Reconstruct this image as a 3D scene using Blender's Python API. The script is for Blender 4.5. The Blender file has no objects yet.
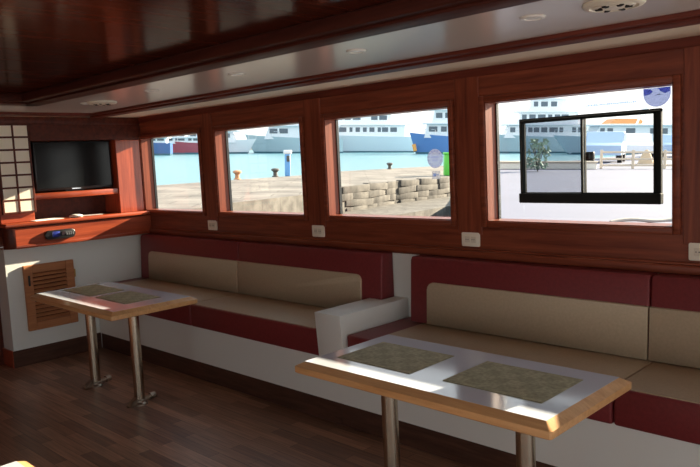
import bpy, bmesh, math, random
from mathutils import Matrix, Vector
random.seed(7)
S = bpy.context.scene
COL = S.collection

# ------------------------------------------------------------------ camera
F_PX = 706.2
YAW, PITCH, ROLL = 0.77674, 0.10672, -0.04828
CAM = Vector((6.103, -3.4535, 1.6206))
fw = Vector((-math.sin(YAW) * math.cos(PITCH), math.cos(YAW) * math.cos(PITCH), -math.sin(PITCH)))
r0 = Vector((math.cos(YAW), math.sin(YAW), 0))
u0 = r0.cross(fw)
rt = r0 * math.cos(ROLL) + u0 * math.sin(ROLL)
up = -r0 * math.sin(ROLL) + u0 * math.cos(ROLL)
cd = bpy.data.cameras.new('camera')
cam = bpy.data.objects.new('camera', cd)
COL.objects.link(cam)
M = Matrix((rt, up, -fw)).transposed().to_4x4()
M.translation = CAM
cam.matrix_world = M
cd.sensor_width = 36.0
cd.lens = F_PX / 700 * 36.0
cd.clip_start = 0.05
cd.clip_end = 2000
S.camera = cam

# ------------------------------------------------------------------ world, sun, exposure
w = bpy.data.worlds.new('sky')
S.world = w
w.use_nodes = True
nt = w.node_tree
bg = nt.nodes['Background']
tc = nt.nodes.new('ShaderNodeTexCoord')
sp = nt.nodes.new('ShaderNodeSeparateXYZ')
cr = nt.nodes.new('ShaderNodeValToRGB')
cr.color_ramp.elements[0].position = 0.0
cr.color_ramp.elements[0].color = (1.0, 0.97, 0.94, 1)
cr.color_ramp.elements[1].position = 0.6
cr.color_ramp.elements[1].color = (0.78, 0.89, 1.0, 1)
nt.links.new(tc.outputs['Generated'], sp.inputs[0])
nt.links.new(sp.outputs['Z'], cr.inputs[0])
nt.links.new(cr.outputs[0], bg.inputs['Color'])
bg.inputs['Strength'].default_value = 1.55

sd = bpy.data.lights.new('sun', 'SUN')
sun = bpy.data.objects.new('sun', sd)
COL.objects.link(sun)
sun.location = (8, 10, 8)
SUN_DIR = Vector((-0.21, -1.0, -0.342)).normalized()
sun.rotation_euler = SUN_DIR.to_track_quat('-Z', 'Y').to_euler()
sd.energy = 22.0
sd.angle = math.radians(0.5)
sd.color = (1.0, 0.83, 0.62)

S.view_settings.view_transform = 'Standard'
S.view_settings.look = 'None'
S.view_settings.gamma = 1.0
S.view_settings.use_curve_mapping = False
S.view_settings.exposure = 0.17


# ------------------------------------------------------------------ materials
def srgb(r, g, b):
    def c(v):
        v /= 255.0
        return v / 12.92 if v <= 0.04045 else ((v + 0.055) / 1.055) ** 2.4
    return (c(r), c(g), c(b), 1)


def mat(name, col, rough=0.5, metal=0.0, spec=0.5, coat=0.0, noise=0.0, nscale=20.0, bump=0.0):
    m = bpy.data.materials.new(name)
    m.use_nodes = True
    n, l = m.node_tree.nodes, m.node_tree.links
    b = n['Principled BSDF']
    b.inputs['Base Color'].default_value = col
    b.inputs['Roughness'].default_value = rough
    b.inputs['Metallic'].default_value = metal
    b.inputs['Specular IOR Level'].default_value = spec
    b.inputs['Coat Weight'].default_value = coat
    b.inputs['Coat Roughness'].default_value = 0.08
    if noise or bump:
        t = n.new('ShaderNodeTexCoord')
        x = n.new('ShaderNodeTexNoise')
        x.inputs['Scale'].default_value = nscale
        x.inputs['Detail'].default_value = 4
        l.new(t.outputs['Object'], x.inputs['Vector'])
        if noise:
            r = n.new('ShaderNodeValToRGB')
            r.color_ramp.elements[0].color = tuple(c * (1 - noise) for c in col[:3]) + (1,)
            r.color_ramp.elements[1].color = tuple(min(1, c * (1 + noise)) for c in col[:3]) + (1,)
            r.color_ramp.elements[0].position = .3
            r.color_ramp.elements[1].position = .7
            l.new(x.outputs['Fac'], r.inputs[0])
            l.new(r.outputs[0], b.inputs['Base Color'])
        if bump:
            p = n.new('ShaderNodeBump')
            p.inputs['Strength'].default_value = bump
            p.inputs['Distance'].default_value = 0.01
            l.new(x.outputs['Fac'], p.inputs['Height'])
            l.new(p.outputs[0], b.inputs['Normal'])
    return m


def wood(name, dark, light, grain, rough=0.3, coat=0.4, spec=0.5):
    """varnished wood with grain running along the axis of the smallest number in grain"""
    m = bpy.data.materials.new(name)
    m.use_nodes = True
    n, l = m.node_tree.nodes, m.node_tree.links
    b = n['Principled BSDF']
    t = n.new('ShaderNodeTexCoord')
    mp = n.new('ShaderNodeMapping')
    mp.inputs['Scale'].default_value = grain
    x = n.new('ShaderNodeTexNoise')
    x.inputs['Scale'].default_value = 1.0
    x.inputs['Detail'].default_value = 7
    x.inputs['Roughness'].default_value = 0.62
    x.inputs['Distortion'].default_value = 0.6
    r = n.new('ShaderNodeValToRGB')
    r.color_ramp.elements[0].color = dark
    r.color_ramp.elements[1].color = light
    r.color_ramp.elements[0].position = .32
    r.color_ramp.elements[1].position = .68
    l.new(t.outputs['Object'], mp.inputs[0])
    l.new(mp.outputs[0], x.inputs['Vector'])
    l.new(x.outputs['Fac'], r.inputs[0])
    l.new(r.outputs[0], b.inputs['Base Color'])
    b.inputs['Roughness'].default_value = rough
    b.inputs['Coat Weight'].default_value = coat
    b.inputs['Coat Roughness'].default_value = 0.06
    b.inputs['Specular IOR Level'].default_value = spec
    return m


def lacquer(m, fac, rough):
    """a thin even lacquer over the wood: weak mirror at every angle"""
    n, l = m.node_tree.nodes, m.node_tree.links
    g = n.new('ShaderNodeBsdfGlossy')
    g.inputs['Roughness'].default_value = rough
    x = n.new('ShaderNodeMixShader')
    x.inputs[0].default_value = fac
    b = n['Principled BSDF']
    b.inputs['Specular IOR Level'].default_value = 0
    b.inputs['Roughness'].default_value = 1
    b.inputs['IOR'].default_value = 1.0
    l.new(b.outputs[0], x.inputs[1])
    l.new(g.outputs[0], x.inputs[2])
    l.new(x.outputs[0], n['Material Output'].inputs[0])


def planks(name):
    m = bpy.data.materials.new(name)
    m.use_nodes = True
    n, l = m.node_tree.nodes, m.node_tree.links
    b = n['Principled BSDF']
    t = n.new('ShaderNodeTexCoord')
    br = n.new('ShaderNodeTexBrick')
    br.inputs['Scale'].default_value = 1.0
    br.inputs['Brick Width'].default_value = 0.62
    br.inputs['Row Height'].default_value = 0.075
    br.inputs['Mortar Size'].default_value = 0.0012
    br.inputs['Mortar Smooth'].default_value = 0.3
    br.inputs['Bias'].default_value = 0.0
    br.offset = 0.41
    br.inputs['Color1'].default_value = (0.44, 0.245, 0.155, 1)
    br.inputs['Color2'].default_value = (0.20, 0.105, 0.068, 1)
    br.inputs['Mortar'].default_value = (0.02, 0.01, 0.008, 1)
    mp = n.new('ShaderNodeMapping')
    mp.inputs['Scale'].default_value = (3, 60, 1)
    x = n.new('ShaderNodeTexNoise')
    x.inputs['Scale'].default_value = 1
    x.inputs['Detail'].default_value = 6
    mx = n.new('ShaderNodeMix')
    mx.data_type = 'RGBA'
    mx.blend_type = 'MULTIPLY'
    mx.inputs['Factor'].default_value = 0.75
    r = n.new('ShaderNodeValToRGB')
    r.color_ramp.elements[0].position = .3
    r.color_ramp.elements[0].color = (.5, .5, .5, 1)
    r.color_ramp.elements[1].position = .7
    r.color_ramp.elements[1].color = (1.3, 1.25, 1.2, 1)
    l.new(t.outputs['Object'], br.inputs['Vector'])
    l.new(t.outputs['Object'], mp.inputs[0])
    l.new(mp.outputs[0], x.inputs['Vector'])
    l.new(x.outputs['Fac'], r.inputs[0])
    l.new(br.outputs['Color'], mx.inputs[6])
    l.new(r.outputs[0], mx.inputs[7])
    l.new(mx.outputs[2], b.inputs['Base Color'])
    b.inputs['Roughness'].default_value = 0.34
    b.inputs['Specular IOR Level'].default_value = 0.45
    return m


def glass(name, tint, refl=0.05, rough=0.0):
    m = bpy.data.materials.new(name)
    m.use_nodes = True
    n, l = m.node_tree.nodes, m.node_tree.links
    n.remove(n['Principled BSDF'])
    o = n['Material Output']
    a = n.new('ShaderNodeBsdfTransparent')
    a.inputs[0].default_value = tint
    g = n.new('ShaderNodeBsdfGlossy')
    g.inputs['Roughness'].default_value = rough
    x = n.new('ShaderNodeMixShader')
    x.inputs[0].default_value = refl
    l.new(a.outputs[0], x.inputs[1])
    l.new(g.outputs[0], x.inputs[2])
    l.new(x.outputs[0], o.inputs[0])
    return m


def weave(name, c1, c2):
    m = bpy.data.materials.new(name)
    m.use_nodes = True
    n, l = m.node_tree.nodes, m.node_tree.links
    b = n['Principled BSDF']
    t = n.new('ShaderNodeTexCoord')
    ck = n.new('ShaderNodeTexChecker')
    ck.inputs['Scale'].default_value = 15
    ck.inputs['Color1'].default_value = c1
    ck.inputs['Color2'].default_value = c2
    x = n.new('ShaderNodeTexNoise')
    x.inputs['Scale'].default_value = 60
    mx = n.new('ShaderNodeMix')
    mx.data_type = 'RGBA'
    mx.blend_type = 'OVERLAY'
    mx.inputs['Factor'].default_value = .5
    l.new(t.outputs['Object'], ck.inputs['Vector'])
    l.new(t.outputs['Object'], x.inputs['Vector'])
    l.new(ck.outputs['Color'], mx.inputs[6])
    l.new(x.outputs['Fac'], mx.inputs[7])
    l.new(mx.outputs[2], b.inputs['Base Color'])
    b.inputs['Roughness'].default_value = .7
    return m


def stone(name, c1, c2, bw, rh, noise=8.0, mortar=0.02, bump=0.0):
    m = bpy.data.materials.new(name)
    m.use_nodes = True
    n, l = m.node_tree.nodes, m.node_tree.links
    b = n['Principled BSDF']
    t = n.new('ShaderNodeTexCoord')
    br = n.new('ShaderNodeTexBrick')
    br.inputs['Scale'].default_value = 1
    br.inputs['Brick Width'].default_value = bw
    br.inputs['Row Height'].default_value = rh
    br.inputs['Mortar Size'].default_value = mortar
    br.inputs['Color1'].default_value = c1
    br.inputs['Color2'].default_value = c2
    br.inputs['Mortar'].default_value = tuple(v * .5 for v in c2[:3]) + (1,)
    x = n.new('ShaderNodeTexNoise')
    x.inputs['Scale'].default_value = noise
    x.inputs['Detail'].default_value = 6
    mx = n.new('ShaderNodeMix')
    mx.data_type = 'RGBA'
    mx.blend_type = 'MULTIPLY'
    mx.inputs['Factor'].default_value = .7
    r = n.new('ShaderNodeValToRGB')
    r.color_ramp.elements[0].position = .3
    r.color_ramp.elements[0].color = (.32, .32, .33, 1)
    r.color_ramp.elements[1].position = .65
    r.color_ramp.elements[1].color = (1.3, 1.28, 1.25, 1)
    l.new(t.outputs['Object'], br.inputs['Vector'])
    l.new(t.outputs['Object'], x.inputs['Vector'])
    l.new(x.outputs['Fac'], r.inputs[0])
    l.new(br.outputs['Color'], mx.inputs[6])
    l.new(r.outputs[0], mx.inputs[7])
    l.new(mx.outputs[2], b.inputs['Base Color'])
    b.inputs['Roughness'].default_value = .9
    return m


MD, ML = (0.120, 0.024, 0.011, 1), (0.27, 0.066, 0.030, 1)          # mahogany
W_WALL = wood('mahogany wall grain along the wall', MD, ML, (1.6, 30, 30), .38, .0, .3)
W_VERT = wood('mahogany upright grain', MD, ML, (30, 30, 1.6), .38, .0, .3)
W_END = wood('mahogany cabinet grain', (0.24, .038, .014, 1), (.46, .085, .030, 1), (30, 1.6, 30), .3, .35)
W_ENDV = wood('mahogany cabinet upright grain', (0.24, .038, .014, 1), (.46, .085, .030, 1), (30, 30, 1.6), .3, .35)
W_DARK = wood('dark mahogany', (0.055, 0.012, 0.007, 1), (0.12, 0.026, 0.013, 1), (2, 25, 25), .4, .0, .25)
W_CEIL = wood('dark lacquered ceiling wood', (0.05, 0.0115, 0.006, 1), (0.072, 0.016, 0.009, 1), (25, 1.4, 25), .6, .0, .0)
lacquer(W_CEIL, .10, .13)
W_BLACKRED = wood('blackish red moulding', (0.035, 0.008, 0.005, 1), (0.075, 0.017, 0.010, 1), (1.5, 25, 25), .5, .0, .15)
W_SKIRT = wood('dark brown skirting', (0.05, 0.024, 0.016, 1), (0.10, 0.047, 0.031, 1), (3, 3, 30), .45, .0, .25)
W_TRIM = wood('dark red ceiling moulding', (0.085, 0.016, 0.009, 1), (0.17, 0.034, 0.018, 1), (1.5, 25, 25), .5, .0, .2)
W_OAK = wood('honey oak edging', (0.58, 0.30, 0.115, 1), (0.74, 0.43, 0.19, 1), (4, 40, 40), .35, .3)
W_LOUV = wood('red brown oak louvres', (0.36, 0.135, 0.05, 1), (0.50, 0.21, 0.085, 1), (40, 4, 40), .45, .1)
FLOOR = planks('dark brown plank floor')
WHITE = mat('white painted panel', (0.76, 0.79, 0.75, 1), .45)
CEILW = mat('glossy white ceiling', (0.66, 0.62, 0.58, 1), .22, spec=.4)
BEIGEC = mat('cream ceiling margin', (0.80, 0.70, 0.54, 1), .6)
RED = mat('burgundy vinyl', (0.175, 0.020, 0.022, 1), .5, noise=.12, nscale=60, bump=.08)
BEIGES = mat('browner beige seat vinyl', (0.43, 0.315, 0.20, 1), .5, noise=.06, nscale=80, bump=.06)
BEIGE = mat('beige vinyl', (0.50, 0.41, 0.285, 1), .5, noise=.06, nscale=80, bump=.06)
LAMI = mat('white laminate with sky tint', (0.66, 0.71, 0.79, 1), .15, spec=.6, coat=.5)  # blue of the window reflection is put into the base colour
MATM = weave('olive woven mat', (0.40, 0.36, 0.21, 1), (0.34, 0.31, 0.18, 1))
STEEL = mat('brushed steel', (0.60, 0.53, 0.41, 1), .26, metal=1.0)
STEELD = mat('dull steel', (0.42, 0.36, 0.29, 1), .35, metal=1.0)
BLACK = mat('black plastic', (0.012, 0.012, 0.013, 1), .35)
SCREEN = mat('black glossy screen', (0.003, 0.0035, 0.0035, 1), .16, spec=.3)
ALU = mat('black aluminium', (0.016, 0.020, 0.019, 1), .7, spec=.12)
ALUG = mat('grey green aluminium edge', (0.10, 0.12, 0.11, 1), .35, metal=.4)
PLAST = mat('ivory plastic', (0.85, 0.79, 0.66, 1), .4)
PLASTD = mat('ivory plastic socket insert', (0.72, 0.66, 0.54, 1), .4)
PAPERW = mat('white paper', (0.8, 0.78, 0.72, 1), .7)
SHOJI = mat('cream screen panel', (0.86, 0.80, 0.66, 1), .6)
BRASS = mat('brass', (0.6, 0.42, 0.16, 1), .35, metal=1)
BLUEG = mat('blue glossy insert', (0.03, 0.05, 0.32, 1), .1, spec=.8)
CHROME = mat('chrome', (0.8, 0.8, 0.82, 1), .1, metal=1)
VENTC = mat('cream vent plastic', (0.80, 0.75, 0.62, 1), .4)
HOLE = mat('dark opening', (0.01, 0.009, 0.008, 1), .8)
LAMPG = mat('frosted lamp glass', (0.9, 0.9, 0.88, 1), .2)
RIMW = mat('white lamp rim', (0.88, 0.86, 0.80, 1), .25)
GLASS = glass('clear window glass', (.97, .985, .98, 1), .04)
GLASSD = glass('greyer double sliding glass', (.70, .73, .76, 1), .07)


def film(name, col, clear, milk=None):
    m = bpy.data.materials.new(name)
    m.use_nodes = True
    n, l = m.node_tree.nodes, m.node_tree.links
    n.remove(n['Principled BSDF'])
    a = n.new('ShaderNodeBsdfTransparent')
    a.inputs[0].default_value = tuple(c * (1 - clear) + clear for c in col[:3]) + (1,)
    if milk is None:
        l.new(a.outputs[0], n['Material Output'].inputs[0])
    else:
        t = n.new('ShaderNodeBsdfTranslucent')
        t.inputs[0].default_value = milk
        x = n.new('ShaderNodeMixShader')
        x.inputs[0].default_value = .6
        l.new(a.outputs[0], x.inputs[1])
        l.new(t.outputs[0], x.inputs[2])
        l.new(x.outputs[0], n['Material Output'].inputs[0])
    return m


STICK_B = film('pale blue sticker', (0.42, 0.55, 0.86, 1), .3)
STICK_D = film('deep blue sticker ink', (0.06, 0.10, 0.55, 1), .25)
STICK_W = film('white sticker', (0.86, 0.88, 0.92, 1), .4, (.12, .125, .15, 1))
STICK_T = film('slate sticker ink', (0.10, 0.14, 0.22, 1), .4)


# ------------------------------------------------------------------ mesh helpers
class MB:
    def __init__(s):
        s.bm = bmesh.new()
        s.mi = 0

    def _mark(s, faces):
        for f in faces:
            f.material_index = s.mi

    def box(s, x0, x1, y0, y1, z0, z1, bev=0.0, seg=2, mtx=None):
        m = Matrix.Translation(((x0 + x1) / 2, (y0 + y1) / 2, (z0 + z1) / 2)) @ Matrix.Diagonal((abs(x1 - x0), abs(y1 - y0), abs(z1 - z0), 1))
        if mtx is not None:
            m = mtx @ m
        before = set(s.bm.faces)
        r = bmesh.ops.create_cube(s.bm, size=1, matrix=m)
        if bev > 0:
            es = list({e for v in r['verts'] for e in v.link_edges})
            bmesh.ops.bevel(s.bm, geom=es, offset=bev, segments=seg, profile=.5, affect='EDGES')
        s._mark(set(s.bm.faces) - before)
        return s

    def cyl(s, p0, p1, r, r2=None, seg=20, caps=True):
        p0, p1 = Vector(p0), Vector(p1)
        d = p1 - p0
        q = d.to_track_quat('Z', 'Y').to_matrix().to_4x4()
        q.translation = (p0 + p1) / 2
        before = set(s.bm.faces)
        bmesh.ops.create_cone(s.bm, cap_ends=caps, segments=seg, radius1=r, radius2=r if r2 is None else r2, depth=d.length, matrix=q)
        s._mark(set(s.bm.faces) - before)
        return s

    def lathe(s, prof, c=(0, 0, 0), seg=32, mtx=None):
        """prof: list of (radius, z) turned about z"""
        rings = []
        for r, z in prof:
            ring = []
            for k in range(seg):
                a = 2 * math.pi * k / seg
                v = Vector((c[0] + r * math.cos(a), c[1] + r * math.sin(a), c[2] + z))
                if mtx is not None:
                    v = mtx @ v
                ring.append(s.bm.verts.new(v))
            rings.append(ring)
        fs = []
        for a, b in zip(rings, rings[1:]):
            for k in range(seg):
                fs.append(s.bm.faces.new((a[k], a[(k + 1) % seg], b[(k + 1) % seg], b[k])))
        fs.append(s.bm.faces.new(rings[0][::-1]))
        fs.append(s.bm.faces.new(rings[-1]))
        s._mark(fs)
        return s

    def prism(s, pts, ax, a, b, bev=0.0, seg=2):
        """extrude a 2-D outline along axis ax (0,1,2) from a to b"""
        def P(p, t):
            return {0: (t, p[0], p[1]), 1: (p[0], t, p[1]), 2: (p[0], p[1], t)}[ax]
        va = [s.bm.verts.new(P(p, a)) for p in pts]
        vb = [s.bm.verts.new(P(p, b)) for p in pts]
        fs = [s.bm.faces.new(va[::-1]), s.bm.faces.new(vb)]
        n = len(pts)
        for i in range(n):
            fs.append(s.bm.faces.new((va[i], va[(i + 1) % n], vb[(i + 1) % n], vb[i])))
        if bev > 0:
            before = set(s.bm.faces) - set(fs)
            es = list(set(fs[0].edges) | set(fs[1].edges))
            bmesh.ops.bevel(s.bm, geom=es, offset=bev, segments=seg, profile=.5, affect='EDGES')
            fs = set(s.bm.faces) - before
        s._mark(fs)
        return s

    def tube(s, pts, r, seg=10):
        pts = [Vector(p) for p in pts]
        rings = []
        for i, p in enumerate(pts):
            d = (pts[min(i + 1, len(pts) - 1)] - pts[max(i - 1, 0)]).normalized()
            q = d.to_track_quat('Z', 'Y')
            rings.append([s.bm.verts.new(p + q @ Vector((r * math.cos(2 * math.pi * k / seg), r * math.sin(2 * math.pi * k / seg), 0))) for k in range(seg)])
        fs = []
        for a, b in zip(rings, rings[1:]):
            for k in range(seg):
                fs.append(s.bm.faces.new((a[k], a[(k + 1) % seg], b[(k + 1) % seg], b[k])))
        fs += [s.bm.faces.new(rings[0][::-1]), s.bm.faces.new(rings[-1])]
        s._mark(fs)
        return s

    def loft(s, rings, close=True):
        R = [[s.bm.verts.new(p) for p in r] for r in rings]
        n = len(R[0])
        fs = []
        for a, b in zip(R, R[1:]):
            for k in range(n if close else n - 1):
                fs.append(s.bm.faces.new((a[k], a[(k + 1) % n], b[(k + 1) % n], b[k])))
        if close:
            fs += [s.bm.faces.new(R[0][::-1]), s.bm.faces.new(R[-1])]
        s._mark(fs)
        return s

    def build(s, name, mats, parent=None, angle=35, loc=None):
        bmesh.ops.recalc_face_normals(s.bm, faces=s.bm.faces)
        me = bpy.data.meshes.new(name)
        if loc is not None:
            for v in s.bm.verts:
                v.co -= Vector(loc)
        s.bm.to_mesh(me)
        s.bm.free()
        for m in (mats if isinstance(mats, (list, tuple)) else [mats]):
            me.materials.append(m)
        for p in me.polygons:
            p.use_smooth = True
        me.set_sharp_from_angle(angle=math.radians(angle))
        o = bpy.data.objects.new(name, me)
        COL.objects.link(o)
        if loc is not None:
            o.location = loc
        if parent is not None:
            o.parent = parent
        return o


def rr(x0, x1, z0, z1, r, corners=(1, 1, 1, 1), n=6):
    """rounded rectangle; corners: bottom-left, bottom-right, top-right, top-left"""
    pts = []
    spec = [(x0, z0, 180), (x1, z0, 270), (x1, z1, 0), (x0, z1, 90)]
    for (x, z, a0), c in zip(spec, corners):
        rad = r * c
        if rad <= 0:
            pts.append((x, z))
            continue
        cx = x + rad if x == x0 else x - rad
        cz = z + rad if z == z0 else z - rad
        for k in range(n + 1):
            a = math.radians(a0 + 90 * k / n)
            pts.append((cx + rad * math.cos(a), cz + rad * math.sin(a)))
    return pts


def tag(o, label, cat, group=None):
    o['label'] = label
    o['category'] = cat
    if group:
        o['group'] = group
    return o


def thing(name, label, cat, loc=(0, 0, 0), group=None, mtx=None):
    o = bpy.data.objects.new(name, None)
    o.empty_display_size = .1
    COL.objects.link(o)
    if mtx is not None:
        o.matrix_world = mtx
    else:
        o.location = loc
    return tag(o, label, cat, group)


def struct(o):
    o['kind'] = 'structure'
    return o


# ------------------------------------------------------------------ room shell
ZC = 2.096            # white ceiling height
X1, Y1 = 8.8, -5.4    # far ends of the saloon behind the camera
WZ0, WZ1 = 1.218, 1.896
WT = .115             # wall thickness to the outside
PAN = .105            # glass depth
WIN = [(.012, .965), (1.208, 2.262), (2.519, 3.580), (3.832, 4.866), (5.140, 6.180), (6.450, 7.490)]

struct(MB().box(-.6, X1, Y1, .115, -.06, 0).build('floor', FLOOR))

# side wall with the windows
b = MB()
b.box(-.35, X1, 0, WT, 0, WZ0)
b.box(-.35, X1, 0, WT, WZ1, 2.16)
xs = [-.35] + [v for p in WIN for v in p] + [X1]
for i in range(0, len(xs), 2):
    b.box(xs[i], xs[i + 1], 0, WT, WZ0, WZ1)
wall = struct(b.build('wall_window_side', W_WALL))
b = MB()
for i in range(len(WIN) - 1):
    b.box(WIN[i][1] + .045, WIN[i + 1][0] - .040, -.009, .002, 1.14, 2.07, .003, 1)
struct(b.build('trim_1', W_VERT, wall))
# ledge under the windows
b = MB()
b.box(.0, X1, -.030, .002, .999, 1.042, .008, 2)
b.box(.0, X1, -.016, .002, 1.042, 1.056, .004, 1)
struct(b.build('trim_2', W_WALL))
# top batten of the wall
struct(MB().box(.0, X1, -.012, .002, 2.045, 2.094, .004, 1).build('trim_3', W_TRIM))
# white panel behind the benches
struct(MB().box(.0, X1, -.008, .0, 0, .992).build('wall_lower_panel', WHITE))

# wall at the television end (lower white pier + wood above) and its return
struct(MB().box(-.215, .0, -1.327, .0, 0, 1.0).build('wall_television_end', WHITE))
b = MB()
b.box(-.36, -.30, -1.327, 0, 1.0, 2.16)
b.box(-.36, -.0, -1.327, -.0, 2.068, 2.16)
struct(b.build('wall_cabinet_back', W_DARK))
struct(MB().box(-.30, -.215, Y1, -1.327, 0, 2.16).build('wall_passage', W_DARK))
# door in the passage wall
b = MB()
b.box(-.215, -.185, -2.35, -1.50, 0.01, 1.98, .006, 1)
door = struct(b.build('door_1', W_VERT))
MB().box(-.187, -.172, -2.28, -1.95, .25, 1.80, .01, 1).build('door_panel', W_VERT, door)
MB().cyl((-.185, -1.58, 1.02), (-.13, -1.58, 1.02), .012).box(-.138, -.12, -1.70, -1.57, 1.01, 1.03, .005, 1).build('door_handle', CHROME, door)
# skirtings
struct(MB().box(.0, .010, -1.337, -.560, 0, .144, .003, 1).build('baseboard_television_end', W_SKIRT))
struct(MB().box(-.215, .006, -1.343, -1.327, 0, .144, .003, 1).build('baseboard_passage', W_END))  # light on this side of the skirting is put into brighter wood

# opposite side and stern, behind the camera: wide openings for daylight
b = MB()
b.box(-.3, X1, Y1 - .1, Y1, 0, .55)
b.box(-.3, X1, Y1 - .1, Y1, 2.0, 2.16)
b.box(-.3, 3.0, Y1 - .1, Y1, .55, 2.0)
for x in (4.6, 6.5, 8.6):
    b.box(x, x + .2, Y1 - .1, Y1, .55, 2.0)
struct(b.build('wall_opposite_side', W_WALL))
b = MB()
b.box(X1, X1 + .1, -5.4, .115, 2.0, 2.16)
b.box(X1, X1 + .1, -.25, .115, 0, 2.0)
b.box(X1, X1 + .1, -5.4, -5.15, 0, 2.0)
struct(b.build('wall_stern', W_WALL))

# ceiling: white margin, cream outer strip, dark lacquered centre field
IX, IY = 1.26, -1.435                 # inner edge of the white margin
b = MB()
b.box(.30, X1, IY, -.45, ZC, ZC + .06)
b.box(.30, IX, Y1, IY, ZC, ZC + .06)
struct(b.build('ceiling', CEILW))
b = MB()
b.box(-.3, X1, -.47, .0, ZC - .004, ZC + .06)
b.box(-.3, .31, Y1, -.47, ZC - .004, ZC + .06)
struct(b.build('ceiling_margin', BEIGEC))
struct(MB().box(IX, X1, Y1, IY, ZC + .03, ZC + .09).build('ceiling_centre', W_CEIL))
b = MB()
b.box(IX - .0, X1, IY - .20, IY, ZC - .022, ZC + .03, .010, 3)
b.box(IX - .0, IX + .20, Y1, IY - .1, ZC - .022, ZC + .03, .010, 3)
b.box(IX + .02, X1, IY - .15, IY - .03, ZC - .034, ZC - .02, .006, 2)
b.box(IX + .03, IX + .15, Y1, IY - .03, ZC - .034, ZC - .02, .006, 2)
struct(b.build('trim_4', W_BLACKRED))
b = MB()
b.box(.22, X1, -.655, -.455, ZC - .018, ZC + .01, .008, 2)
b.box(.25, X1, -.61, -.50, ZC - .030, ZC - .016, .006, 2)
b.box(.22, .40, Y1, -.60, ZC - .018, ZC + .01, .008, 2)
struct(b.build('trim_5', W_TRIM))


# ------------------------------------------------------------------ windows
def disc(cx, cz, r, y0, y1, m, name, parent):
    return MB().cyl((cx, y0, cz), (cx, y1, cz), r, seg=36).build(name, m, parent)


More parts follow.
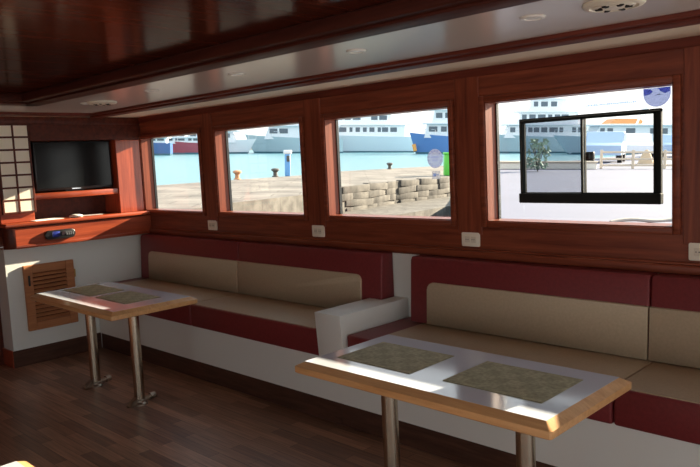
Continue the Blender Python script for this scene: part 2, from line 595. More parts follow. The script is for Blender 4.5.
for i, (x0, x1) in enumerate(WIN):
    root = bpy.data.objects.new('window_%d' % (i + 1), None)
    COL.objects.link(root)
    root.location = (x0, 0, WZ0)
    struct(root)
    root['label'] = ['saloon window nearest the television with blue and red ships outside',
                     'second saloon window from the television with a blue quay post outside',
                     'third saloon window with a round pale sticker and stone quay outside',
                     'big saloon window holding a black framed sliding sash',
                     'saloon window right of the big one, out of frame', 'last saloon window, out of frame'][i]
    inv = Matrix.Translation((-x0, 0, -WZ0))

    def fin(mb, name, m, parent=root, inv=inv):
        o = mb.build(name, m, parent)
        if parent is root:
            o.data.transform(inv)
        return o
    mw = .034
    b = MB()
    zt, zb = WZ1, WZ0
    b.box(x0 - mw, x0, -.020, .003, zb - mw, zt + mw, .006, 2)
    b.box(x1, x1 + mw, -.020, .003, zb - mw, zt + mw, .006, 2)
    b.box(x0, x1, -.0195, .003, zt, zt + mw, .005, 2)
    b.box(x0, x1, -.0195, .003, zb - mw, zb, .005, 2)
    fin(b, 'moulding', W_WALL)
    b = MB()                                            # lining boards of the recess
    b.box(x0, x0 + .006, -.01, WT, zb, zt)
    b.box(x1 - .006, x1, -.01, WT, zb, zt)
    b.box(x0, x1, -.01, WT, zt - .006, zt)
    b.box(x0, x1, -.01, WT, zb, zb + .006)
    fin(b, 'lining', W_VERT)
    b = MB()                                            # thin dark gasket
    g = .008
    b.box(x0 + .006, x0 + .006 + g, PAN - .012, PAN + .01, zb, zt)
    b.box(x1 - .006 - g, x1 - .006, PAN - .012, PAN + .01, zb, zt)
    fin(b, 'gasket', BLACK)
    if i != 3:
        gl = fin(MB().box(x0 + .006, x1 - .006, PAN, PAN + .006, zb + .006, zt - .006), 'glass', GLASS)
    else:
        sx0, sx1, sz0, sz1 = 3.992, 4.772, 1.332, 1.788
        b = MB()
        b.box(x0 + .006, sx0 + .01, PAN, PAN + .006, zb + .006, zt - .006)
        b.box(sx1 - .01, x1 - .006, PAN, PAN + .006, zb + .006, zt - .006)
        b.box(sx0 + .01, sx1 - .01, PAN, PAN + .006, zb + .006, sz0 + .01)
        b.box(sx0 + .01, sx1 - .01, PAN, PAN + .006, sz1 - .01, zt - .006)
        gl = fin(b, 'glass', GLASS)
        b = MB()
        b.box(sx0, sx0 + .020, PAN - .016, PAN + .010, sz0, sz1, .003, 1)
        b.box(sx1 - .026, sx1, PAN - .016, PAN + .010, sz0, sz1, .003, 1)
        b.box(sx0, sx1, PAN - .016, PAN + .010, sz1 - .020, sz1, .003, 1)
        b.box(sx0, sx1, PAN - .016, PAN + .010, sz0, sz0 + .020, .003, 1)
        b.box(sx0 - .004, sx1 + .003, PAN - .028, PAN + .012, sz0 - .012, sz0 + .042, .004, 1)
        fr = fin(b, 'sliding_frame', ALU)
        b = MB()
        b.box(sx0 + .004, sx1 - .004, PAN - .018, PAN - .0155, sz1 - .012, sz1 - .006)
        b.box(sx0 + .010, sx0 + .014, PAN - .018, PAN - .0155, sz0 + .05, sz1 - .01)
        fin(b, 'frame_bead', ALUG)
        xm = 4.372
        for nm, a, c, y, gm in (('sash', sx0 + .018, xm + .002, PAN + .008, GLASSD), ('sash', xm - .012, sx1 - .024, PAN - .014, GLASS)):
            b = MB()
            z0_, z1_ = sz0 + .04, sz1 - .018
            left = gm is GLASSD
            b.box(a, a + (.006 if left else .012), y - .008, y + .008, z0_, z1_)
            b.box(c - (.004 if left else .010), c, y - .008, y + .008, z0_, z1_)
            b.box(a, c, y - .008, y + .008, z0_, z0_ + .006)
            b.box(a, c, y - .008, y + .008, z1_ - .006, z1_)
            sa = fin(b, nm, ALU)
            o = MB().box(a + .004, c - .004, y - .002, y + .002, z0_ + .004, z1_ - .004).build('sash_glass', gm, sa)
            o.data.transform(inv)
            if not left:
                q = MB()
                q.box(a + .034, a + .080, y - .030, y - .008, 1.545, 1.592, .006, 2)
                q.box(a + .048, a + .066, y - .042, y - .028, 1.556, 1.582, .004, 2)
                o = q.build('latch', BLACK, sa)
                o.data.transform(inv)
        # stickers and lettering
        cx, cz = 4.748, 1.862
        q = MB()
        pts = [(cx + .066 * math.cos(a), cz + .066 * math.sin(a)) for a in [math.radians(180 + 180 * k / 30) for k in range(31)]]
        pts += [(cx + .066, cz + .026), (cx - .066, cz + .026)]
        q.prism(pts, 1, PAN - .003, PAN - .001)
        o = q.build('sticker', film('white blue sticker', (.44, .47, .62, 1), .1), gl)
        o.data.transform(inv)
        q = MB()
        q.prism([(cx - .063, cz + .025), (cx - .030, cz + .020), (cx - .018, cz + .008), (cx - .034, cz - .004), (cx - .062, cz - .008)], 1, PAN - .005, PAN - .003)
        q.prism([(cx + .004, cz + .025), (cx + .063, cz + .025), (cx + .062, cz + .004), (cx + .040, cz - .004), (cx + .020, cz + .006)], 1, PAN - .005, PAN - .003)
        o = q.build('blue_emblem', STICK_D, gl)
        o.data.transform(inv)
        q = MB()
        q.prism([(cx - .012, cz - .012), (cx + .006, cz - .004), (cx + .036, cz - .010), (cx + .010, cz - .009)], 1, PAN - .005, PAN - .003)
        o = q.build('emblem_swoosh', STICK_T, gl)
        o.data.transform(inv)
        q = MB()
        xx = 4.385
        rnd = random.Random(3)
        while xx < 4.64:
            ww = rnd.uniform(.004, .008)
            q.box(xx, xx + ww, PAN - .004, PAN - .001, 1.826, 1.826 + rnd.choice((.007, .010)))
            xx += ww + .003
        o = q.build('lettering', STICK_B, gl)
        o.data.transform(inv)
    if i == 2:
        cx, cz = 3.385, 1.590
        o = MB().cyl((cx, PAN - .004, cz), (cx, PAN - .001, cz), .060, seg=40).build('round_sticker', film('faded blue round sticker', (.80, .84, .95, 1), .1, (.115, .125, .17, 1)), gl)
        o.data.transform(inv)
        q = MB()
        for k in range(14):
            a = math.radians(k * 360 / 14)
            q.box(-.004, .004, PAN - .006, PAN - .003, .042, .054, mtx=Matrix.Translation((cx, 0, cz)) @ Matrix.Rotation(a, 4, 'Y'))
        q.box(cx - .03, cx + .03, PAN - .006, PAN - .003, cz + .004, cz + .014)
        q.box(cx - .022, cx + .022, PAN - .006, PAN - .003, cz - .016, cz - .006)
        o = q.build('sticker_print', film('faded violet print', (.80, .80, .92, 1), .1), gl)
        o.data.transform(inv)
        o = MB().box(cx - .028, cx + .036, PAN - .004, PAN - .001, cz - .128, cz - .078).build('square_sticker', STICK_W, gl)
        o.data.transform(inv)
        q = MB()
        q.box(cx - .016, cx + .006, PAN - .006, PAN - .003, cz - .112, cz - .092).box(cx + .010, cx + .026, PAN - .006, PAN - .003, cz - .104, cz - .098)
        o = q.build('square_sticker_print', STICK_B, gl)
        o.data.transform(inv)


# ------------------------------------------------------------------ wall outlets
def outlet(x0, x1, label, n):
    z0, z1 = 1.066, 1.150
    xc = (x0 + x1) / 2
    t = thing('wall_outlet', label, 'outlet', (xc, 0, z0), 'ivory wall outlets under the windows')
    h = (x1 - x0) / 2
    MB().prism(rr(-h, h, 0, z1 - z0, .008, n=3), 1, -.011, .0, .003).build('plate', PLAST, t)
    for k in range(n):
        cx = (k - (n - 1) / 2) * .042
        s = MB().box(cx - .018, cx + .018, -.014, -.010, .024, .060, .002, 1).build('socket', PLASTD, t)
        MB().cyl((cx - .007, -.0155, .042), (cx - .007, -.0138, .042), .0028, seg=8).cyl((cx + .007, -.0155, .042), (cx + .007, -.0138, .042), .0028, seg=8).build('pin_hole', HOLE, s)


outlet(1.022, 1.148, 'ivory wall outlet between first and second window from the television', 2)
outlet(2.335, 2.461, 'ivory wall outlet below the pier between second and third window', 2)
outlet(3.648, 3.774, 'ivory wall outlet left of the big sliding window, above the right bench', 2)
outlet(4.935, 5.061, 'ivory wall outlet at the right picture edge below the big window', 2)

# ------------------------------------------------------------------ benches
BF = -.567


def bench_base(x0, x1, label):
    t = thing('bench_base', label, 'bench', (x0, BF, 0), 'white bench bases')
    L = x1 - x0
    b = MB()
    b.box(0, L, 0, .02, .144, .42)
    b.box(0, L, .02, -BF - .012, .39, .42)
    for x in (0, L - .02):
        b.box(x, x + .02, .02, -BF - .012, 0, .39)
    b.build('panel', WHITE, t)
    MB().box(0, L, .010, .030, 0, .144, .004, 1).build('skirting', W_SKIRT, t)


bench_base(.014, 3.11, 'white bench base with brown skirting under the left bench by the television')
bench_base(3.112, 6.5, 'white bench base with brown skirting under the right bench')


def seat(x0, x1, label, lb, rb):
    """seat cushion; lb / rb are the burgundy end margins on the top"""
    t = thing('seat_cushion', label, 'cushion', (x0, -.60, .421), 'bench seat cushions')
    L = x1 - x0
    MB().box(.002, L - .002, 0, .585, 0, .168, .014, 3).build('cover', RED, t)
    o = MB()
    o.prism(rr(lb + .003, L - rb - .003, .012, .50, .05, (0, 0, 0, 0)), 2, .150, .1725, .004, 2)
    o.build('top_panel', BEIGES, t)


seat(.016, 1.575, 'burgundy and beige bench seat cushion nearest the television', .16, 0)
seat(1.577, 3.000, 'burgundy and beige bench seat cushion left of the white armrest', 0, .05)
seat(3.225, 4.825, 'burgundy and beige bench seat cushion right of the white armrest, behind the near table', .20, 0)
seat(4.827, 6.40, 'burgundy and beige bench seat cushion at the right picture edge', 0, .16)


def backrest(x0, x1, label, lb, rb):
    t = thing('backrest_cushion', label, 'cushion', (x0, -.010, .598), 'bench backrest cushions')
    L = x1 - x0
    H = .400
    # slightly raked slab: thicker at the foot
    b = MB()
    prof = [(0, 0), (-.135, 0), (-.112, H - .02), (-.098, H), (0, H)]
    b.prism(prof, 0, .002, L - .002, .012, 3)
    b.build('cover', RED, t)
    x_a, x_b = lb + .003, L - rb - .003
    out = rr(x_a, x_b, -.02, .255, .045, (0, 0, 1 if rb > 0 else 0, 1 if lb > 0 else 0))
    b = MB()
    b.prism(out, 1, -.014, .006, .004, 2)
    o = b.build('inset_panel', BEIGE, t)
    # lay the panel on the raked face
    k = .023 / (H - .02)
    for v in o.data.vertices:
        v.co.y += -.135 + k * v.co.z
        if v.co.z < 0:
            v.co.z = 0.001 + v.co.z * .001


backrest(.060, 1.580, 'burgundy backrest cushion with beige inset nearest the television', .165, 0)
backrest(1.582, 3.105, 'burgundy backrest cushion with beige inset left of the white wall gap', 0, .175)
backrest(3.335, 4.800, 'burgundy backrest cushion with beige inset under the big sliding window', .140, 0)
backrest(4.802, 6.40, 'burgundy backrest cushion with beige inset at the right picture edge', 0, .16)

# white armrest box between the benches
t = thing('armrest', 'white boxed armrest standing between the two benches', 'armrest', (3.11, -.62, .422))
b = MB()
b.prism([(0, 0), (.470, 0), (.470, .286), (-.018, .286)], 0, -.108, .108, .004, 2)
b.box(.001, .108, .460, .608, 0, .286, .003, 1)
b.build('box', WHITE, t)

# ------------------------------------------------------------------ tables
TG = 'pedestal tables with white tops and oak edges'


def table(cx, cy, label, legs, visible_legs=True):
    t = thing('dining_table', label, 'table', (cx, cy, 0), TG)
    hx, hy = .615, .312
    ins = .036
    b = MB()
    v0, v1, v2 = .700, .729, .748
    def ring(dx, z):
        return [(p[0], p[1], z) for p in rr(-hx + dx, hx - dx, -hy + dx, hy - dx, max(.004, .014 - dx * .3), n=3)]
    b.loft([ring(.004, v0), ring(0, v0 + .004), ring(0, v1), ring(ins, v2), ring(ins + .001, v2 - .004)])
    b.build('edge_trim', W_OAK, t, angle=25)
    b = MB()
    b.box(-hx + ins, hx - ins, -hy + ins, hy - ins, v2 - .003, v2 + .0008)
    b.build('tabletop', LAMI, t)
    for (lx, ly) in legs:
        g = MB()
        g.cyl((lx, ly, .01), (lx, ly, .70), .036, seg=28)
        leg = g.build('leg', STEEL, t)
        g = MB()
        g.lathe([(.052, .0), (.052, .008), (.046, .016), (.040, .02), (.040, .035), (.036, .04)], (lx, ly, 0), 28)
        g.prism([(ly - .030, .0), (ly - .095, .0), (ly - .095, .012), (ly - .060, .030), (ly - .030, .062)], 0, lx - .022, lx + .022, .004, 2)
        g.cyl((lx, ly + .030, .026), (lx, ly + .085, .034), .016, seg=16)
        g.cyl((lx, ly + .080, .033), (lx, ly + .118, .039), .026, .022, seg=18)
        g.build('foot_flange', STEELD, leg)
        MB().box(lx - .09, lx + .09, ly - .09, ly + .09, .690, .701, .003, 1).build('mounting_plate', STEELD, leg)
    return t


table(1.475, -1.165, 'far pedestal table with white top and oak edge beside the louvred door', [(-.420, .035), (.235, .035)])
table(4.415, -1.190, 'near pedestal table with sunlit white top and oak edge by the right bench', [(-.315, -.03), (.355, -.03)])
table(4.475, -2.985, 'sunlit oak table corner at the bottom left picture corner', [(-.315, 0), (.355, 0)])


def placemat(x0, x1, y0, y1, label):
    o = MB().box(x0, x1, y0, y1, .7490, .7520, .001, 1).build('placemat', MATM, loc=((x0 + x1) / 2, (y0 + y1) / 2, .7490))
    tag(o, label, 'placemat', 'olive woven placemats on the tables')


placemat(3.915, 4.325, -1.345, -1.040, 'olive woven placemat at the left end of the near table')
placemat(4.482, 4.905, -1.335, -1.025, 'olive woven placemat at the right end of the near table')
placemat(.955, 1.395, -1.275, -1.015, 'olive woven placemat at the far table end by the louvred door')
placemat(1.480, 1.890, -1.275, -1.015, 'olive woven placemat at the near end of the far table')

# ------------------------------------------------------------------ television wall cabinet
cab = thing('wall_cabinet', 'red mahogany built in wall cabinet around the television', 'cabinet', (0, -1.327, 1.0))


def cp(mb, name, m, parent=cab):
    o = mb.build(name, m, parent)
    o.data.transform(Matrix.Translation((0, 1.327, -1.0)))
    return o


AX = .075
cp(MB().box(.002, AX, -1.250, -.002, 1.002, 1.172, .004, 1).box(AX - .012, AX + .006, -1.250, -.002, 1.002, 1.030, .004, 2), 'apron', W_END)
cp(MB().box(-.30, AX + .018, -1.327, -.002, 1.182, 1.214, .008, 3), 'shelf', W_END)
b = MB()
b.prism([(AX + .008 - .073 * (1 - math.cos(a)), -1.252 - .074 * math.sin(a)) for a in [math.pi / 2 * k / 8 for k in range(9)]] + [(.002, -1.326), (.002, -1.252)], 2, 1.004, 1.182, .004, 2)
cp(b, 'end_post', W_DARK)  # rounded apron end; its shade is put into the darker wood
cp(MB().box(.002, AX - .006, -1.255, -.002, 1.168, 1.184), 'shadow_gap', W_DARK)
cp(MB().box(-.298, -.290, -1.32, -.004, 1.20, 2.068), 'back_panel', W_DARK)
cp(MB().box(-.30, .0, -.262, -.004, 1.214, 1.888, .004, 1), 'side_panel', W_ENDV)
cp(MB().box(-.30, -.012, -1.045, -.262, 1.392, 1.444, .006, 2), 'television_shelf', W_END)
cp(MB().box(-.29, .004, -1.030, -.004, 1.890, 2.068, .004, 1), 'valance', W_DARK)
cp(MB().box(-.29, -.020, -1.320, -1.040, 1.214, 2.060, .004, 1), 'side_locker', W_END)
cp(MB().box(-.012, .012, -1.327, -.002, 2.030, 2.094, .006, 2), 'cornice', W_DARK)

# shoji-like lattice panel
sj = thing('lattice_panel', 'cream panelled lattice screen with dark bars left of the television', 'screen', (-.019, -1.303, 1.290))
y0, y1, z0, z1 = 0, .272, 0, .745
nb, rows = .016, 7
b = MB()
ym = (y0 + y1) / 2 - .008
ph = (z1 - z0 - nb) / rows
for y in (y0, ym, y1 - nb):
    b.box(0, .028, y, y + nb, z0, z1, .002, 1)
for k in range(rows + 1):
    z = z0 + ph * k
    b.box(.002, .0265, y0, y1, z, z + nb, .002, 1)
b.build('frame', W_DARK, sj)
for c, (ya, yb) in enumerate(((y0 + nb, ym), (ym + nb, y1 - nb))):
    for k in range(rows):
        z = z0 + ph * k + nb
        MB().box(.016, .023, ya - .002, yb + .002, z - .002, z + ph - nb + .002).build('pane', SHOJI, sj)

# television
tv = thing('television', 'black flat screen television in the wooden wall cabinet', 'television', (-.14, -.985, 1.452))
MB().box(.03, .075, 0, .700, .008, .432, .006, 2).build('housing', BLACK, tv)
MB().box(.0745, .0765, .014, .686, .030, .420).build('display', SCREEN, tv)
MB().box(.0745, .079, .31, .39, .012, .020).build('logo_bar', CHROME, tv)
MB().box(-.129, .03, .25, .45, .12, .32, .004, 1).build('wall_bracket', BLACK, tv)
MB().box(.02, .05, .26, .44, -.006, .02, .003, 1).build('foot', BLACK, tv)

# black fitting on the shelf front
st = thing('car_stereo', 'black fitting with blue and silver glints on the wooden shelf front', 'stereo', (AX + .0005, -.88, 1.092))
b = MB()
b.prism(rr(-.135, .125, -.040, .036, .030, n=5), 0, 0, .028, .008, 3)
b.build('faceplate', BLACK, st)
MB().prism(rr(-.080, -.012, -.022, .024, .008, n=3), 0, .026, .034, .003, 2).build('display', BLUEG, st)
MB().cyl((.026, .012, .004), (.048, .012, .004), .016, seg=20).build('knob', CHROME, st)
b = MB()
for k in range(4):
    b.box(.026, .033, .042 + k * .018, .054 + k * .018, -.016, .012, .002, 1)
b.build('button_row', mat('grey button', (.12, .12, .13, 1), .4), st)

# papers lying on the shelf
o = MB().box(-.09, .07, -.13, .13, 0, .004, .001, 1).build('paper_sheet', PAPERW)
o.location = (-.02, -.95, 1.2145)
o.rotation_euler = (0, 0, .15)
tag(o, 'white paper sheet lying at the left on the cabinet shelf', 'paper')
b = MB()
b.loft([[(r * .075 * math.cos(a), r * .055 * math.sin(a), z) for a in [2 * math.pi * k / 20 for k in range(20)]] for r, z in ((.6, 0), (.95, .006), (1, .014), (.85, .022), (.4, .027))])
o = b.build('white_sponge', PAPERW, angle=60)
o.location = (.02, -.70, 1.2145)
tag(o, 'small rounded white object on the shelf beside the paper', 'trinket')
o = MB().box(-.05, .05, -.10, .10, 0, .006, .001, 1).build('paper_booklet', PAPERW)
o.location = (-.06, -.53, 1.2145)
o.rotation_euler = (0, 0, -.2)
tag(o, 'pale folded paper on the shelf right of the small white object', 'paper')

# louvred door on the white wall
lv = thing('louvre_door', 'oak louvred locker door on the white wall behind the far table', 'door', (0.0, -1.195, .288))
Wd, Hd, fr_ = .432, .560, .072
b = MB()
b.box(.001, .026, 0, fr_, 0, Hd, .004, 1).box(.001, .026, Wd - fr_, Wd, 0, Hd, .004, 1)
b.box(.001, .026, fr_, Wd - fr_, 0, fr_, .004, 1).box(.001, .026, fr_, Wd - fr_, Hd - fr_, Hd, .004, 1)
b.build('frame', W_LOUV, lv)
b = MB()
n = 12
for k in range(n):
    z = fr_ + (Hd - 2 * fr_) * (k + .5) / n
    mt = Matrix.Translation((.013, 0, z)) @ Matrix.Rotation(math.radians(38), 4, 'Y')
    b.box(-.019, .019, fr_ - .003, Wd - fr_ + .003, -.003, .003, .002, 1, mtx=mt)
b.build('slats', W_LOUV, lv)
MB().box(.0012, .003, fr_ - .002, Wd - fr_ + .002, fr_ - .002, Hd - fr_ + .002).build('backing', W_DARK, lv)
MB().box(.025, .034, .030, .048, .385, .475, .004, 2).build('latch', BLACK, lv)
MB().box(.003, .030, Wd - .002, Wd + .010, Hd - .155, Hd - .085, .002, 1).build('hinge', BRASS, lv)
MB().box(.003, .030, Wd - .002, Wd + .010, .085, .155, .002, 1).build('hinge', BRASS, lv)


# ------------------------------------------------------------------ ceiling fittings
def vent(x, y, label):
    t = thing('ceiling_vent', label, 'vent', (x, y, ZC), 'round ceiling vents')
    MB().lathe([(.102, 0), (.102, -.007), (.096, -.013), (.080, -.016), (.076, -.010), (.070, -.010), (.066, -.016), (.052, -.018), (.047, -.012), (.040, -.012), (.036, -.019), (.001, -.020)][::-1], (0, 0, 0), 40).build('grille', VENTC, t)
    for k in range(6):
        b = MB()
        a = math.radians(60 * k + 20)
        mt = Matrix.Rotation(a, 4, 'Z')
        b.box(.034, .060, -.008, .008, -.0215, -.013, .003, 1, mtx=mt)
        b.build('opening', HOLE, t)


vent(1.335, -1.035, 'round cream ceiling vent near the television end')
vent(5.052, -1.068, 'round cream ceiling vent above the big sliding window')


def downlight(x, y, label):
    t = thing('downlight', label, 'lamp', (x, y, ZC), 'small recessed downlights in the white ceiling')
    MB().lathe([(.028, -.004), (.032, -.008), (.042, -.007), (.047, -.001), (.047, 0), (.028, 0)], (0, 0, 0), 28).build('rim', RIMW, t)
    MB().lathe([(.001, -.006), (.022, -.005), (.027, -.003), (.027, 0)], (0, 0, 0), 24).build('lens', LAMPG, t)


downlight(1.238, -1.10, 'unlit ceiling downlight beside the round vent at the television end')
downlight(2.12, -1.10, 'faint unlit ceiling downlight above the first window pier')
downlight(2.996, -1.10, 'unlit ceiling downlight above the third window')
downlight(3.884, -1.10, 'unlit ceiling downlight left of the big window')
downlight(4.761, -1.09, 'unlit ceiling downlight left of the round vent above the big window')

# ------------------------------------------------------------------ the harbour outside
# the boat lies slightly heeled, so the harbour has its own level frame: x right, y away, z up, origin at eye level
PH = math.atan((233.5 - 143) / F_PX)
EU = up * math.cos(PH) - fw * math.sin(PH)
EF = fw * math.cos(PH) + up * math.sin(PH)
EXT = Matrix((rt, EF, EU)).transposed().to_4x4()
EXT.translation = CAM
HQ, HW = -.90, -1.75        # quay top and water level below eye level


def px(p, d, h=0.0):
    return ((p - 350) / F_PX * d, d)


def ext(x, y, z, rz=0.0):
    return EXT @ Matrix.Translation((x, y, z)) @ Matrix.Rotation(rz, 4, 'Z')


def place(o, x, y, z, rz=0.0):
    o.matrix_world = ext(x, y, z, rz)
    return o


WATER = mat('pale turquoise water', (0.085, 0.23, 0.28, 1), .35, noise=.10, nscale=.6)
PAVE = stone('sandy quay paving', (.195, .180, .165, 1), (.175, .162, .148, 1), .9, .5, 1.2, .012)
ROCK = stone('rough quay stone', (.135, .127, .116, 1), (.095, .089, .08, 1), .8, .42, 5.5, .004)
PIERM = mat('pale concrete pier', (.125, .14, .205, 1), .8, noise=.05, nscale=.8)
HW_ = mat('white yacht paint', (.82, .85, .90, 1), .3)
HG = mat('grey yacht hull', (.42, .56, .62, 1), .3)
HGL = mat('pale grey yacht hull', (.52, .66, .74, 1), .3)
HN = mat('navy ship hull', (.055, .14, .34, 1), .3)
HR = mat('dull red ship hull', (.34, .07, .10, 1), .4)
HB = mat('blue yacht hull', (.10, .24, .55, 1), .3)
YG = mat('dark yacht glazing', (.10, .14, .18, 1), .1)
BOOT = mat('dark waterline stripe', (.05, .15, .20, 1), .5)
GREEN = mat('bright green plastic', (.13, .62, .08, 1), .5)
BPOST = mat('blue post paint', (.16, .42, .82, 1), .5)
IRON = mat('dark iron', (.10, .09, .08, 1), .6)
RUST = mat('rusty orange iron', (.52, .26, .13, 1), .7)
ORANG = mat('orange roof', (.75, .34, .14, 1), .7)
CREAM = mat('cream render', (.82, .76, .66, 1), .8)
FENCE = mat('beige fence paint', (.66, .55, .42, 1), .7)
CARB = mat('pale blue car paint', (.38, .52, .72, 1), .3)
CARW = mat('white car paint', (.80, .82, .86, 1), .3)
SAND = mat('heaped sand', (.62, .46, .30, 1), .9)
LEAF = mat('dull green leaves', (.26, .36, .28, 1), .7, noise=.3, nscale=6)
ROPE = mat('grey rope', (.36, .34, .31, 1), .9)

o = MB().prism([px(-300, 10.5), px(150, 8.2), px(486, 5.8), px(1000, 5.0), px(1600, 30), px(1300, 420), px(-500, 420)], 2, HW - .3, HW).build('sea_water', WATER)
o.matrix_world = EXT
struct(o)


def slab(name, pts, z0, z1, m_top, m_side):
    b = MB()
    b.prism(pts, 2, z0, z1)
    o = b.build(name, [m_top, m_side])
    for p in o.data.polygons:
        if abs(p.normal.z) < .5:
            p.material_index = 1
    o.matrix_world = EXT
    return struct(o)


near = [px(-60, 7.6), px(120, 8.6), px(204, 9.9), px(232, 10.7), px(305, 12.4), px(340, 14.6), px(395, 16.8), px(452, 19.2), px(468, 21)]
far = [px(470, 31), px(440, 28.2), px(340, 22.7), px(300, 19.9), px(155, 15.1), px(60, 13.2), px(-120, 11)]
slab('quay', near + far, HW - .5, HQ, PAVE, ROCK)
# coping stones and blocks along the quay edge: rough stones that stand out of the face
rnd = random.Random(11)
b = MB()
for a, c in zip(near[4:], near[5:]):
    A, B = Vector((*a, 0)), Vector((*c, 0))
    L = (B - A).length
    ang = math.atan2((B - A).y, (B - A).x)
    for zr in range(6):
        x = rnd.uniform(0, .3)
        while x < L - .1:
            ww = min(rnd.uniform(.4, 1.2), L - x)
            P = A.lerp(B, (x + ww / 2) / L)
            mt = Matrix.Translation((P.x, P.y, HQ - .075 - zr * .15)) @ Matrix.Rotation(ang + rnd.uniform(-.04, .04), 4, 'Z') @ Matrix.Rotation(rnd.uniform(-.05, .05), 4, 'Y')
            b.box(-ww / 2, ww / 2, -.02 - rnd.uniform(0, .022), .12, -.075, .074, .010, 2, mtx=mt)
            x += ww
o = b.build('quay_coping', ROCK)
o.matrix_world = EXT
struct(o)
foot = [px(270, 9.6), px(305, 10.6), px(340, 12.0), px(395, 14.0), px(452, 16.2), px(470, 17.5)]
slab('quay_footing', foot + [px(468, 21.2), px(452, 19.4), px(395, 17.0), px(340, 14.8), px(305, 12.6), px(270, 11.8)], HW - .4, HW + .32, ROCK, ROCK)
slab('pier', [px(491, 6.9), px(760, 6.2), px(900, 9), px(1000, 60), px(640, 60), px(490, 25), px(491, 15)], HW - .5, HQ, PIERM, ROCK)
o = slab('harbour_ground', [px(-200, 175), px(1200, 175), px(1200, 230), px(-200, 230)], HW - .3, HW + 1.2, CREAM, CREAM)

# mooring ropes / edging on the pier
b = MB()
pts = []
for k in range(13):
    u = k / 12
    p = 612 + 76 * u
    d = 7.75 + .5 * u
    pts.append((*px(p, d), HQ + .03 + .02 * math.sin(u * 7)))
b.tube(pts, .022)
o = b.build('mooring_rope', ROPE)
o.matrix_world = EXT
tag(o, 'grey mooring rope lying along the pier edge outside the big window', 'rope')


def bollard(p, d, m, label):
    t = thing('bollard', label, 'bollard', mtx=ext(*px(p, d), HQ), group='mooring bollards on the quay')
    MB().lathe([(.09, 0), (.09, .02), (.058, .035), (.055, .12), (.075, .15)], seg=20).build('post', m, t)
    MB().lathe([(.075, .15), (.11, .17), (.11, .20), (.07, .225), (.01, .23)], seg=20).build('head', m, t)


bollard(237.5, 17.6, RUST, 'orange brown mooring bollard on the quay in the second window')
bollard(275.5, 19.0, IRON, 'dark mooring bollard left of the blue post in the second window')
bollard(389.5, 24.5, IRON, 'dark mooring bollard on the quay in the third window')

t = thing('service_post', 'tall blue service post with white head on the quay', 'post', mtx=ext(*px(288, 19.4), HQ))
MB().box(-.075, .075, -.075, .075, 0, .60, .015, 2).build('column', BPOST, t)
MB().box(-.11, .11, -.10, .10, .60, .71, .03, 3).build('head', HW_, t)
MB().box(-.02, .07, -.125, -.070, .40, .56, .015, 2).build('socket_box', IRON, t)

t = thing('waste_container', 'bright green container standing on the quay in the third window', 'container', mtx=ext(*px(450.5, 19.75), HQ))
MB().box(-.19, .19, -.16, .16, .0, .58, .03, 2).build('body', GREEN, t)
MB().box(-.21, .21, -.18, .18, .58, .64, .02, 2).build('lid', GREEN, t)


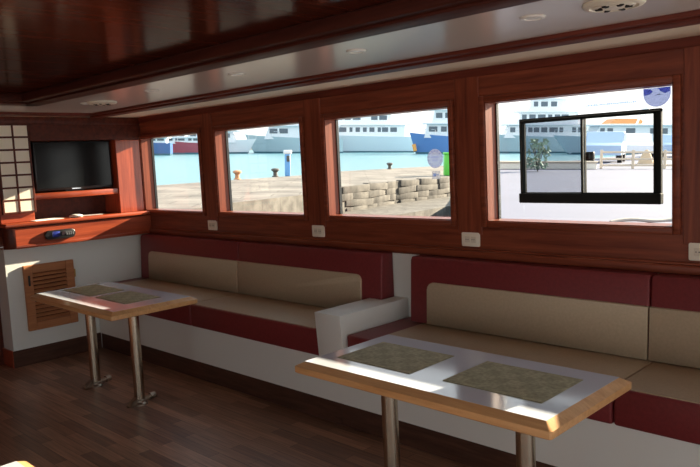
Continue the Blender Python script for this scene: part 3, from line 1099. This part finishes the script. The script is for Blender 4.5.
def yacht(p, d, L, hull, label, name='yacht', fb=2.8, tiers=2, rz=0.0, flip=False, tier_h=2.2, t0=.20, beam=None, accent=None):
    """bow at local x=0 pointing to -x (or mirrored with flip), hull running to +x"""
    s = -1 if flip else 1
    t = thing(name, label, 'ship' if name == 'ship' else 'yacht', mtx=ext(*px(p, d), HW, rz), group='vessels moored across the harbour')
    bm_ = beam or L * .2
    rings = []
    N = 14
    for k in range(N + 1):
        u = k / N
        wdk = bm_ / 2 * min(1, (u * 2.6 + .02) ** .55) * (1 - .12 * max(0, u - .8) / .2)
        wwl = bm_ / 2 * min(1, max(.01, u * 2.0 - .02) ** .8 + .01) * .92
        sheer = fb * (1 + .28 * (1 - u) ** 2)
        xd = u * L
        xw = .10 * L * (1 - u) ** 2 + u * L
        rings.append([(s * xw, -wwl, -.35), (s * xd, -wdk, sheer), (s * xd, wdk, sheer), (s * xw, wwl, -.35)])
    MB().loft(rings).build('hull', hull, t)
    rb = []
    for r in rings:
        def mixp(a, c, f):
            return tuple(a[i] + (c[i] - a[i]) * f for i in range(3))
        f0, f1 = .35 / (.35 + r[1][2]), .62 / (.35 + r[1][2])
        q = [mixp(r[0], r[1], f0), mixp(r[0], r[1], f1), mixp(r[3], r[2], f1), mixp(r[3], r[2], f0)]
        rb.append([(v[0], v[1] + (-.03 if v[1] < 0 else .03), v[2]) for v in q])
    MB().loft(rb).build('boot_stripe', BOOT, t)
    z = fb
    for k in range(tiers):
        a, c = (t0 + .10 * k) * L, (.93 - .10 * k) * L
        wd = bm_ * (.42 - .05 * k)
        rk = .05 * L
        def tier_rings(z0, z1, grow=0.0, a=a, c=c, wd=wd, rk=rk):
            return [[(s * (a - grow), -wd - grow, z0), (s * (c + grow), -wd - grow, z0), (s * (c + grow), wd + grow, z0), (s * (a - grow), wd + grow, z0)],
                    [(s * (a + rk * (z1 - z0) / tier_h - grow), -wd - grow, z1), (s * (c + grow), -wd - grow, z1), (s * (c + grow), wd + grow, z1), (s * (a + rk * (z1 - z0) / tier_h - grow), wd + grow, z1)]]
        dk = MB().loft(tier_rings(z - .1, z + tier_h)).build('deckhouse', HW_, t)
        MB().box(*sorted((s * (a - .02 * L), s * (c + .04 * L))), -wd - .5, wd + .5, z + tier_h - .12, z + tier_h + .10, .05, 1).build('deck_overhang', HW_, dk)
        # window band broken into panes
        rn = random.Random(int(p) * 7 + k)
        x = a + rk * .75 + .3
        sy = -1
        while x < c - 1.2:
            ww = rn.uniform(.5, 1.5)
            if rn.random() < .88:
                MB().box(*sorted((s * x, s * min(x + ww, c - .3))), sy * wd - .05, sy * wd + .05, z + tier_h * .40, z + tier_h * .78, .02, 1).build('window', YG, dk)
            x += ww + rn.uniform(.18, .6)
        z += tier_h
    mast = MB()
    xm = s * .52 * L
    mast.tube([(xm, -bm_ * .22, z), (xm + s * .6, -bm_ * .2, z + 1.6), (xm + s * .9, 0, z + 2.0), (xm + s * .6, bm_ * .2, z + 1.6), (xm, bm_ * .22, z)], .16, 8)
    mast.lathe([(.01, 2.0), (.5, 2.1), (.6, 2.5), (.4, 2.95), (.01, 3.1)], (xm + s * .9, 0, z), 14)
    mast.build('radar_arch', HW_, t)
    rail = MB()
    pr = [(rings[k][1][0], rings[k][1][1] * .97, rings[k][1][2] + .85) for k in range(0, 6)]
    rail.tube(pr, .035, 6)
    for q in pr:
        rail.cyl((q[0], q[1], q[2] - .9), q, .03, seg=6)
    rail.build('bow_rail', CHROME, t)
    if accent is not None:
        MB().cyl((s * .055 * L, -.9, .55 * fb), (s * .075 * L, -1.25, .15 * fb), .34, .30, 10).build('anchor', accent, t)
    return t


yacht(116, 102, 8.2, HN, 'navy hulled ship at the left of the first window', 'ship', fb=1.75, tiers=1, tier_h=.8)
yacht(165, 111, 6.6, HR, 'dull red hulled ship moored right of the navy one in the first window', 'ship', fb=1.75, tiers=1, tier_h=.9, t0=.05)
yacht(257, 118, 16, HW_, 'white hulled yacht with bow to the right in the second window', fb=1.9, tiers=2, flip=True, tier_h=1.8)
yacht(246, 124, 17, HG, 'grey hulled yacht with bow to the left in the second window', fb=2.5, tiers=3, rz=.05)
yacht(276, 134, 26, HGL, 'pale grey hulled yacht running behind into the third window', fb=2.9, tiers=3, rz=.03)
yacht(409, 117, 11.5, HB, 'blue hulled yacht with orange anchor in the third window', fb=2.7, tiers=3, accent=mat('orange anchor paint', (.75, .36, .08, 1), .5))
yacht(478, 125, 20, HG, 'grey hulled yacht at the left of the big window', fb=2.7, tiers=3, rz=-.04)
yacht(552, 112, 26, HGL, 'pale grey yacht behind the fence in the sliding window', fb=2.3, tiers=1, rz=.04)

# fence on the pier
t = thing('railing_fence', 'low beige railing fence across the pier in the sliding window', 'fence', mtx=ext(*px(600, 25), HQ))
for k in range(4):
    MB().box(-.04 + k * 1.12, .04 + k * 1.12, -.04, .04, 0, .66, .01, 1).build('post', FENCE, t)
b = MB()
for z in (.12, .34, .58):
    b.box(0, 3.36, -.02, .02, z - .035, z + .035, .01, 1)
b.build('rails', FENCE, t)
t = thing('low_wall', 'low beige wall at the pier head left of the sliding sash', 'wall', mtx=ext(*px(492, 24.5), HQ))
MB().box(0, 3.55, -.15, .15, 0, .22, .02, 1).build('wall_body', CREAM, t)
MB().box(-.03, 3.58, -.19, .19, .22, .28, .02, 1).build('coping', FENCE, t)


def car(p, d, m, label, rz):
    t = thing('car', label, 'car', mtx=ext(*px(p, d), HQ, rz), group='cars parked on the pier')
    side = [(-2.0, .35), (-2.0, .78), (-1.75, .88), (-1.15, .95), (-.55, 1.42), (.75, 1.45), (1.45, .98), (1.95, .92), (2.05, .70), (2.05, .35)]
    MB().prism(side, 1, -.82, .82, .05, 2).build('body', m, t)
    g = MB()
    for sy in (-.80, .80):
        g.prism([(-1.0, .98), (-.5, 1.36), (.68, 1.38), (1.22, 1.0)], 1, sy - .03, sy + .03)
    g.build('window', YG, t)
    for x in (-1.25, 1.3):
        for y in (-.72, .72):
            MB().cyl((x, y - .1, .33), (x, y + .1, .33), .33, seg=20).build('wheel', BLACK, t)


car(604, 34, CARB, 'pale blue car parked behind the fence, leftmost through the open sash', 1.15)
car(632, 40, CARW, 'white car parked between pale blue cars behind the fence', 1.3)
car(672, 47, CARB, 'pale blue car parked right of the sand heap', 1.2)

b = MB()
rings = []
for r, z in ((.34, 0), (.28, .17), (.18, .40), (.08, .58), (.01, .62)):
    rings.append([(r * (1 + .12 * math.sin(3 * a + z)) * math.cos(a), r * (1 + .1 * math.cos(2 * a)) * math.sin(a), z) for a in [2 * math.pi * k / 18 for k in range(18)]])
b.loft(rings)
o = place(b.build('sand_heap', SAND, angle=60), *px(645, 31), HQ)
tag(o, 'brown pointed sand heap behind the beige fence', 'sand heap')


def building(p, d, wd, h, m, roof, label):
    t = thing('harbour_building', label, 'building', mtx=ext(*px(p, d), HQ), group='buildings beyond the pier')
    t.matrix_world = ext(*px(p, d), HW + 1.2)
    MB().box(-wd / 2, wd / 2, 0, 6, 0, h).build('walls', m, t)
    MB().prism([(-wd / 2 - .3, h), (wd / 2 + .3, h), (wd / 2 - 1.2, h + 1.2), (-wd / 2 + 1.2, h + 1.2)], 1, -.3, 6.3).build('roof', roof, t)
    n = int(wd / 2)
    for k in range(n):
        x = -wd / 2 + 1 + k * (wd - 2) / max(1, n - 1)
        MB().box(x - .35, x + .35, -.05, .05, h * .45, h * .72).build('window', YG, t)


building(624, 185, 8.5, 5.6, CREAM, ORANG, 'cream harbour building with orange roof seen through the open sash')
building(668, 190, 9.0, 4.2, CREAM, ORANG, 'lower cream harbour building at the right of the big window')

t = thing('shrub', 'dull green leafy shrub outside the left sliding sash', 'shrub', mtx=ext(*px(537, 22.5), HQ))
rnd = random.Random(5)
b = MB()
for k in range(150):
    a, z = rnd.uniform(0, 6.28), rnd.uniform(.12, 1.0)
    r = .34 * math.sqrt(rnd.random()) * (1.25 - .7 * abs(z - .5))
    mt = Matrix.Translation((r * math.cos(a), r * math.sin(a), z)) @ Matrix.Rotation(rnd.uniform(0, 6.28), 4, 'Z') @ Matrix.Rotation(rnd.uniform(.2, 1.2), 4, 'X')
    b.box(-.035, .035, -.075, .075, -.004, .004, mtx=mt)
b.build('foliage', LEAF, t)
b = MB()
for k in range(5):
    a = k * 1.26
    b.tube([(0, 0, 0), (.06 * math.cos(a), .06 * math.sin(a), .3), (.18 * math.cos(a), .18 * math.sin(a), .75)], .014, 6)
b.build('stem', IRON, t)
